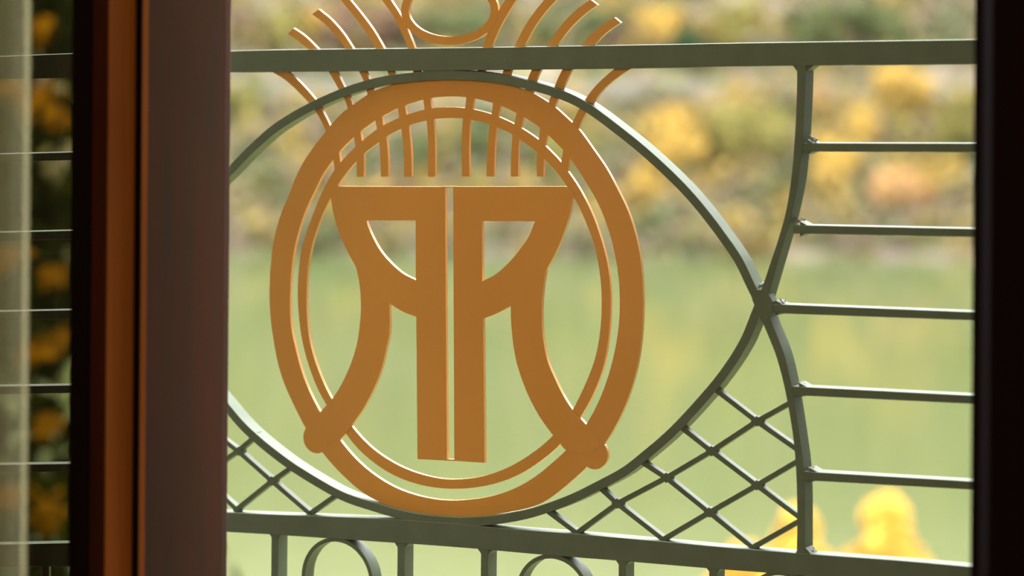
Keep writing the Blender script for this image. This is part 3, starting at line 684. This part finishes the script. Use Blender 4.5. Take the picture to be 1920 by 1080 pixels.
# hillside above the road
kinds = [(GRN, 'blurred grey green tree on the hillside above the far road', 'grey green hillside trees'),
         (PNK, 'blurred pinkish brown tree on the hillside above the far road', 'pinkish brown hillside trees'),
         (YG, 'blurred yellow green tree on the hillside above the far road', 'yellow green hillside trees'),
         (YEL, 'blurred golden tree on the hillside above the far road', 'golden hillside trees')]
R = random.Random(21); k = 0
MARKS = [(435,'the top end of the wooden post'),(485,'the wall of air between post and emblem rays'),(540,'the tip of the first left ray'),(590,'the tip of the second left ray'),(640,'the third left ray'),(690,'the fourth left ray'),(740,'the left leg of the crown V'),
         (790,'the left half of the crown loop'),(843,'the middle of the crown loop'),(895,'the right half of the crown loop'),(940,'the right leg of the crown V'),(1010,'the fourth right ray'),(1070,'the third right ray'),(1150,'the tip of the second right ray'),(1195,'the tip of the lowest right ray'),
         (1240,'the right shoulder of the big curve'),(1350,'the top rail midway between emblem and upright'),(1410,'the top rail just left of the upright'),(1470,'the left side of the top of the upright'),(1530,'the right side of the top of the upright'),(1590,'the top rail right of the upright'),
         (1650,'the top rail midway from upright to jamb'),(1700,'the right stretch of the top rail'),(1760,'the far right stretch of the top rail'),(1810,'the top rail where it meets the right jamb')]
def hill_label(px, ty, ki):
    mk = min(MARKS, key=lambda q: abs(q[0]-px))[1].replace('the wall of air between post and emblem rays', 'the gap between post and first ray')
    return ('grey green', 'pinkish brown', 'yellow green', 'golden')[ki] + ' hillside tree ' + ('low behind ' if ty > 110 else 'behind ') + mk
for px, ty, ki in ((450,20,0),(520,60,2),(560,-10,1),(610,90,3),(660,40,0),(720,100,1),(780,10,2),(850,20,3),(900,80,0),(960,30,1),(1010,90,0),(1070,20,1),(1130,60,0),(1190,10,1),(1235,60,3),(1350,10,0),(1410,30,1),(1470,0,1),(1530,60,0),(1590,20,0),(1650,80,0),(1700,10,1),(1760,40,2),(1810,10,0),
                   (480,150,1),(560,170,2),(630,190,1),(820,190,0),(1140,150,1),(1380,120,2),(1580,150,1),(1640,160,0)):
    mt, lb, gp = kinds[ki]; d = 154 + (6 if ty < 50 else 0); lb = hill_label(px, ty, ki)
    T(mt, px, ty, d, R.uniform(90, 150), lb, k, gp); k += 1
# uncountable low brush covering the far bank and the slope
br = mat('autumn_brush', D((118, 120, 76)), .9, spec=.1, trans=.25)
n = br.node_tree; t = n.nodes.new('ShaderNodeTexCoord'); no = n.nodes.new('ShaderNodeTexNoise'); no.inputs['Scale'].default_value = .42; no.inputs['Detail'].default_value = 2
r = n.nodes.new('ShaderNodeValToRGB'); cr = r.color_ramp
cr.elements[0].position = .28; cr.elements[0].color = D((92, 106, 74)); cr.elements[1].position = .74; cr.elements[1].color = D((196, 160, 74))
for p_, c_ in ((.40, (120, 126, 80)), (.47, (156, 134, 118)), (.54, (140, 136, 76)), (.60, (176, 146, 78)), (.67, (150, 134, 88))):
    e = cr.elements.new(p_); e.color = D(c_)
n.links.new(t.outputs['Object'], no.inputs['Vector']); n.links.new(no.outputs[0], r.inputs[0])
for nd in n.nodes:
    if nd.type == 'BSDF_PRINCIPLED': n.links.new(r.outputs[0], nd.inputs['Base Color'])
    if nd.type == 'BSDF_TRANSLUCENT': n.links.new(r.outputs[0], nd.inputs[0])
bm = bmesh.new(); RR = random.Random(77)
for i in range(2600):
    d = RR.choice((RR.uniform(DS-.2, DS+9.8), RR.uniform(DS+16, DS+32))); lat = RR.uniform(-24, 26)
    c = CAM + fwd*d + right*lat; z = hillz(d, lat); rr = RR.uniform(.5, 1.3); hh = rr*RR.uniform(.9, 1.6)
    for q_ in range(16):
        a = RR.uniform(0, 6.28); e = RR.uniform(.2, 1)
        p = Vector((c.x+math.cos(a)*rr*e, c.y+math.sin(a)*rr*e, z + hh*RR.uniform(.1, 1.2)*(1.25-e*.6)))
        q = Vector((RR.gauss(0,1), RR.gauss(0,1), RR.gauss(0,1)+.5)).normalized(); f = q.orthogonal().normalized()*RR.uniform(.16, .34); g_ = q.cross(f)*.7
        bm.faces.new([bm.verts.new(p+f), bm.verts.new(p+g_), bm.verts.new(p-f), bm.verts.new(p-g_)])
tag(link('brush', bm, br, None), 'low autumn brush in muted green, pink and yellow covering the far bank', 'brush', kind='stuff')
# near yellow treetops at the lower right; dark tree added for the pane reflection
NY = leafmat('near_yellow_leaves', (255, 208, 96), (246, 190, 80)); ND = leafmat('near_dark_leaves', (56, 62, 7), (24, 32, 4)); NO = leafmat('near_amber_leaves', (170, 112, 10), (140, 90, 8))
def near(px, top_y, d, wpx, mt, label, seed, slim=.95, nl=5000, leaf=None, lumps=15):
    z = bankz(d); h = zat(top_y, d) - z; rx = wpx/F*d/2
    return tree('tree', mt, px, None, d, h/.92, rx, label, None, 'tree', z, seed, leaf, nl, slim, lumps)
near(1672, 962, 26, 290, NY, 'bright yellow narrow treetop rising behind the bottom rail near the right jamb', 31)
near(1502, 980, 27, 230, NY, 'smaller bright yellow treetop behind the foot of the curved upright', 32)
near(1400, 1052, 25, 260, NY, 'bright yellow treetop just showing below the bottom rail', 33)
dk = near(-440, -1000, 12, 1560, ND, 'added dark green tree with amber leaves standing in for the dark reflection in the left pane', 41, .1, 26000, .075, 150)
bm = bmesh.new(); RR = random.Random(5)
for cx, cy, s in ((70,190,26),(105,225,18),(30,170,18),(105,645,26),(60,660,16),(85,960,34),(25,930,22),(90,800,14),(70,60,18),(20,480,20),(100,520,14)):
    c = CAM + ray(cx, cy)*11.1
    for i in range(34):
        p = c + right*RR.gauss(0, s/F*5.5) + up*RR.gauss(0, s/F*5.5) + fwd*RR.uniform(-.15, .15)
        q = Vector((RR.gauss(0,1), RR.gauss(0,1), RR.gauss(0,1))).normalized(); e = q.orthogonal().normalized()*.035; f = q.cross(e)*.6
        bm.faces.new([bm.verts.new(p+e), bm.verts.new(p+f), bm.verts.new(p-e), bm.verts.new(p-f)])
o = link('reflected_amber_leaves', bm, NO, None); o.parent = dk; bpy.context.view_layer.update(); o.matrix_parent_inverse = dk.matrix_world.inverted(); o['kind'] = 'stuff'  # amber clusters stand for foliage mirrored in the pane, hung on the added tree
